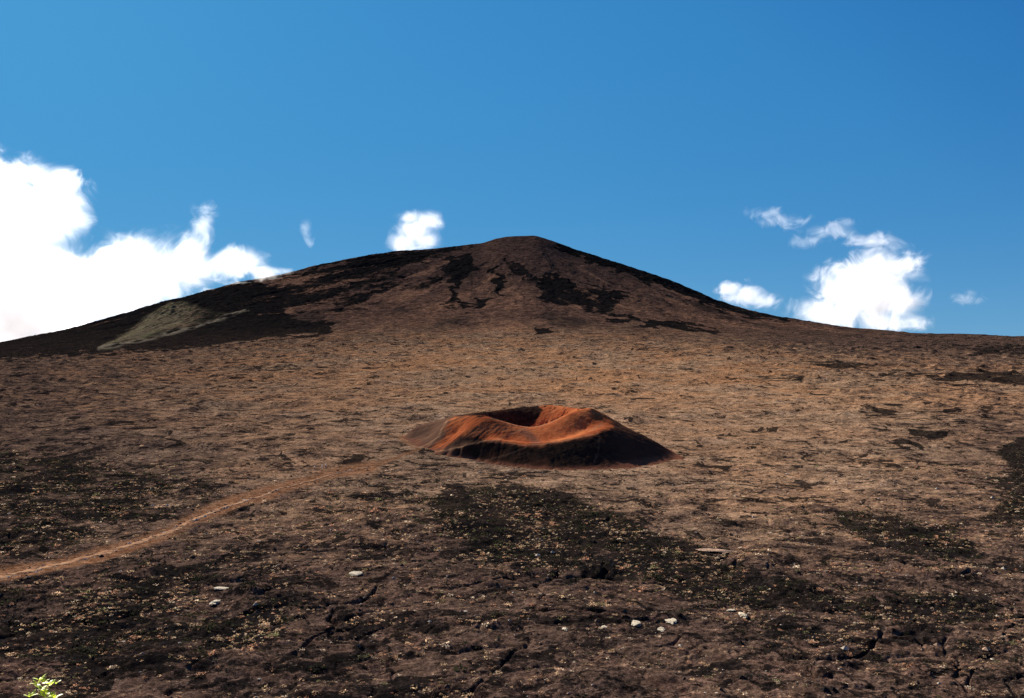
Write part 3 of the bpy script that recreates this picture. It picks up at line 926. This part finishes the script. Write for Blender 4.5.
def person(px, py, rz, pose, shirt_m, trou_m, label, scale=1.0):
    p = hit(px, py)
    b, s_, t_, h_, k_ = POSES[pose]

    def mk(me, mat, par):
        me = me.copy(); me.materials.clear(); me.materials.append(mat)
        o = bpy.data.objects.new(par and me.name.split('.')[0] or 'person', me)
        COL.objects.link(o); o.parent = par
        return o
    root = mk(b, M_SKIN, None)
    root.location = Vector(p) + Vector((0, 0, .02)); root.rotation_euler = (0, 0, rz); root.scale = (scale,) * 3
    tag(root, label, 'person', 'hikers on the plain')
    mk(s_, shirt_m, root); mk(t_, trou_m, root); mk(h_, M_HAIR, root); mk(k_, M_WHITE, root)
    return root


person(322.0, 468.5, -.9, 0, M_WHITE, M_WHITE, 'hiker all in white, taller of the pair above the path end', 1.12)
person(325.5, 468.0, -.7, 1, M_WHITE, M_JEAN, 'hiker in white shirt and dark trousers close behind the one all in white', 1.05)
person(314.5, 470.0, -1.0, 0, M_BLUE, M_DARK, 'hiker in pale blue shirt walking left of the white shirted pair', 1.0)
person(382.0, 443.5, .5, 0, M_WHITE, M_TANCLOTH, 'hiker in white shirt and tan trousers near left foot of the cinder cone', 1.05)
person(386.8, 444.0, .9, 1, M_WHITE, M_DARK, 'hiker in white shirt and dark trousers, nearest to the cinder cone', 1.05)

# ------------------------------------------------------------------ clouds
def cloud(label, Y, blobs, scale=1.0, dens=.02, ragged=.9, seed=0, name='cloud', group='white clouds behind the volcano'):
    px_m = Y / F
    B = []
    for (cx, cy, rx, ry) in blobs:
        c = pt(cx, cy, Y)
        B.append((c, np.array([rx * px_m, min(rx, ry * 1.2) * px_m * .6, ry * px_m])))
    import bmesh
    bm = bmesh.new()
    grow = 1.0 + ragged * .5
    for c, r in B:
        bmesh.ops.create_icosphere(bm, subdivisions=4, radius=1, matrix=Matrix.Translation(Vector(c)) @ Matrix.Diagonal((*(r * grow), 1)))
    me = bpy.data.meshes.new(name)
    bm.to_mesh(me); bm.free()
    o = bpy.data.objects.new(name, me)
    COL.objects.link(o)
    md = o.modifiers.new('r', 'REMESH'); md.mode = 'VOXEL'; md.voxel_size = 5 * px_m * .7
    dg = bpy.context.evaluated_depsgraph_get()
    m2 = bpy.data.meshes.new_from_object(o.evaluated_get(dg))
    bpy.data.objects.remove(o)
    m2.name = name
    n = NT('cloud_vapour')
    fld = None
    for c, r in B:
        d = n.vec('LENGTH', n.vec('MULTIPLY', n.vec('SUBTRACT', n.co(), tuple(c)), tuple(1 / r)))
        d = n.math('SUBTRACT', 1.0, d)
        fld = d if fld is None else n.math('SMOOTH_MAX', fld, d, .18)
    off = n.vec('ADD', n.co(), (seed * 913.0, seed * 401.0, 0))
    nz = n.noise(1 / (34 * px_m * scale), 10, .68, vec=off, dist=.8)
    v = n.math('ADD', fld, n.math('MULTIPLY', n.math('SUBTRACT', nz, .5), ragged * 4.2))
    den = n.math('MULTIPLY', n.math('POWER', n.ramp(v, -.16, .9), 1.4), dens / px_m * 4)
    pv = n.n('VolumePrincipled', {'Color': (.90, .895, .905, 1), 'Density': den, 'Anisotropy': .3})
    n.t.links.new(pv.outputs[0], n.out.inputs['Volume'])
    m2.materials.clear(); m2.materials.append(n.m)
    o = bpy.data.objects.new(name, m2)
    COL.objects.link(o)
    tag(o, label, 'cloud', group)
    return o


cloud('big white cloud bank rising behind the left shoulder of the volcano', 4600,
      [(-60, 300, 120, 90), (0, 300, 110, 70), (-20, 225, 70, 62), (35, 210, 55, 42), (62, 182, 28, 16), (25, 176, 34, 20), (8, 185, 40, 26), (105, 290, 90, 48), (125, 258, 48, 30), (185, 262, 45, 32), (203, 225, 15, 22), (232, 264, 34, 16), (60, 345, 130, 45), (262, 272, 16, 8)],
      1.1, .013, .75, 1)
cloud('thin mist lying along the crest of the left shoulder', 2570,
      [(284, 271, 14, 4), (262, 277, 16, 5), (236, 284, 16, 4), (208, 291, 14, 4)], .35, .012, .8, 9, name='mist')
cloud('small round white cloud just above the ridge left of the summit', 4200,
      [(416, 232, 24, 18), (404, 243, 18, 14), (428, 222, 18, 12), (410, 218, 16, 9), (425, 240, 18, 12)], .5, .016, .45, 2)
cloud('tall bright white cloud over the right slope, widest at its foot', 5000,
      [(864, 294, 50, 34), (838, 312, 52, 20), (885, 268, 38, 27), (872, 241, 26, 10), (895, 300, 26, 26), (907, 265, 18, 13), (880, 322, 44, 16), (850, 275, 30, 18)], .8, .02, .7, 3)
cloud('thin torn streak of cloud above the right slope', 5200,
      [(786, 220, 30, 9), (765, 214, 22, 7), (826, 231, 26, 9), (808, 241, 20, 7), (846, 222, 12, 5)], .5, .0055, 1.1, 4)
cloud('low white cloud peeping over the middle of the right slope', 4600,
      [(742, 295, 24, 13), (728, 291, 14, 8), (764, 301, 15, 10)], .55, .015, .8, 5)
cloud('tiny faint cloud wisp near the right edge of the sky', 5200, [(967, 299, 16, 7), (972, 293, 8, 6)], .4, .006, 1.0, 6)
cloud('faint upright wisp between the left cloud bank and the round cloud', 4600, [(306, 230, 6, 11), (309, 238, 6, 9)], .4, .004, 1.1, 7)
cloud('ragged low cloud right of the tall bright cloud, touching the ridge', 5000, [(905, 326, 22, 7), (918, 325, 12, 7)], .5, .012, .9, 8)

# ------------------------------------------------------------------ light
AZ, EL = 31.0, 28.5                              # the sun stands ahead, to the left
sd = Vector((-math.sin(math.radians(AZ)) * math.cos(math.radians(EL)), math.cos(math.radians(AZ)) * math.cos(math.radians(EL)), math.sin(math.radians(EL))))
sl = bpy.data.lights.new('sun', 'SUN')
sl.energy = 5.0
sl.angle = math.radians(.5)
sl.color = (1, .93, .82)
so_ = bpy.data.objects.new('sun', sl)
COL.objects.link(so_)
so_.rotation_euler = sd.to_track_quat('Z', 'Y').to_euler()
so_.location = (-500, 600, 900)

n = NT('World', world=True)
sky = n.n('TexSky', sky_type='NISHITA', sun_disc=False, sun_elevation=math.radians(EL), sun_rotation=math.radians(-AZ), altitude=2300, air_density=1.0, dust_density=.75, ozone_density=2.5)
# film renders this sky more saturated and its horizon less bright than the eye sees them
lum = n.n('SeparateColor', {0: sky.outputs[0]}).outputs[1]
dz_ = n.n('SeparateXYZ', {0: n.n('TexCoord').outputs['Generated']}).outputs[2]
low = n.math('POWER', 2.718, n.math('MULTIPLY', n.math('MAXIMUM', dz_, 0.0), -7.0))
lum = n.math('DIVIDE', lum, n.math('ADD', .78, n.math('MULTIPLY', low, 1.75)))
cr = n.n('ValToRGB', {0: n.n('MapRange', {0: lum, 1: 2.2, 2: 6.5}).outputs[0]})
els = cr.color_ramp.elements
els[0].position, els[0].color = 0.0, (.008, .105, .37, 1)
els[1].position, els[1].color = 1.0, (.20, .52, .82, 1)
for p_, c_ in ((.07, (.020, .158, .455)), (.22, (.038, .232, .55)), (.42, (.050, .275, .605)), (.85, (.072, .34, .675))):
    e_ = els.new(p_)
    e_.color = (*c_, 1)
pale = n.mix(n.math('MULTIPLY', n.math('POWER', low, 2.0), .7), cr.outputs[0], (.20, .45, .66))
bg = n.n('Background', {'Color': n.mix(1.0, pale, (5.0, 5.0, 5.0), 'MULTIPLY'), 'Strength': .05})
n.t.links.new(bg.outputs[0], n.out.inputs['Surface'])
sc.world = n.m

cam = bpy.data.cameras.new('camera')
cam.sensor_width = 36
cam.lens = F * 36 / W
cam.clip_start = .1
cam.clip_end = 100000
co_ = bpy.data.objects.new('camera', cam)
COL.objects.link(co_)
co_.rotation_euler = (math.pi / 2 - TH, 0, 0)
sc.camera = co_

sc.view_settings.view_transform = 'Standard'
sc.view_settings.look = 'None'
sc.view_settings.gamma = 1
sc.view_settings.exposure = 2.0
sc.render.engine = 'CYCLES'
cy = sc.cycles
cy.use_denoising = True
cy.denoiser = 'OPENIMAGEDENOISE'
cy.denoising_input_passes = 'RGB_ALBEDO_NORMAL'
cy.denoising_prefilter = 'NONE'
cy.sample_clamp_indirect = 4
sc.render.filter_size = .85
cy.max_bounces = 16
cy.diffuse_bounces = 2
cy.volume_bounces = 16
cy.volume_max_steps = 400
cy.volume_step_rate = .15
cy.use_adaptive_sampling = True
cy.adaptive_threshold = .012
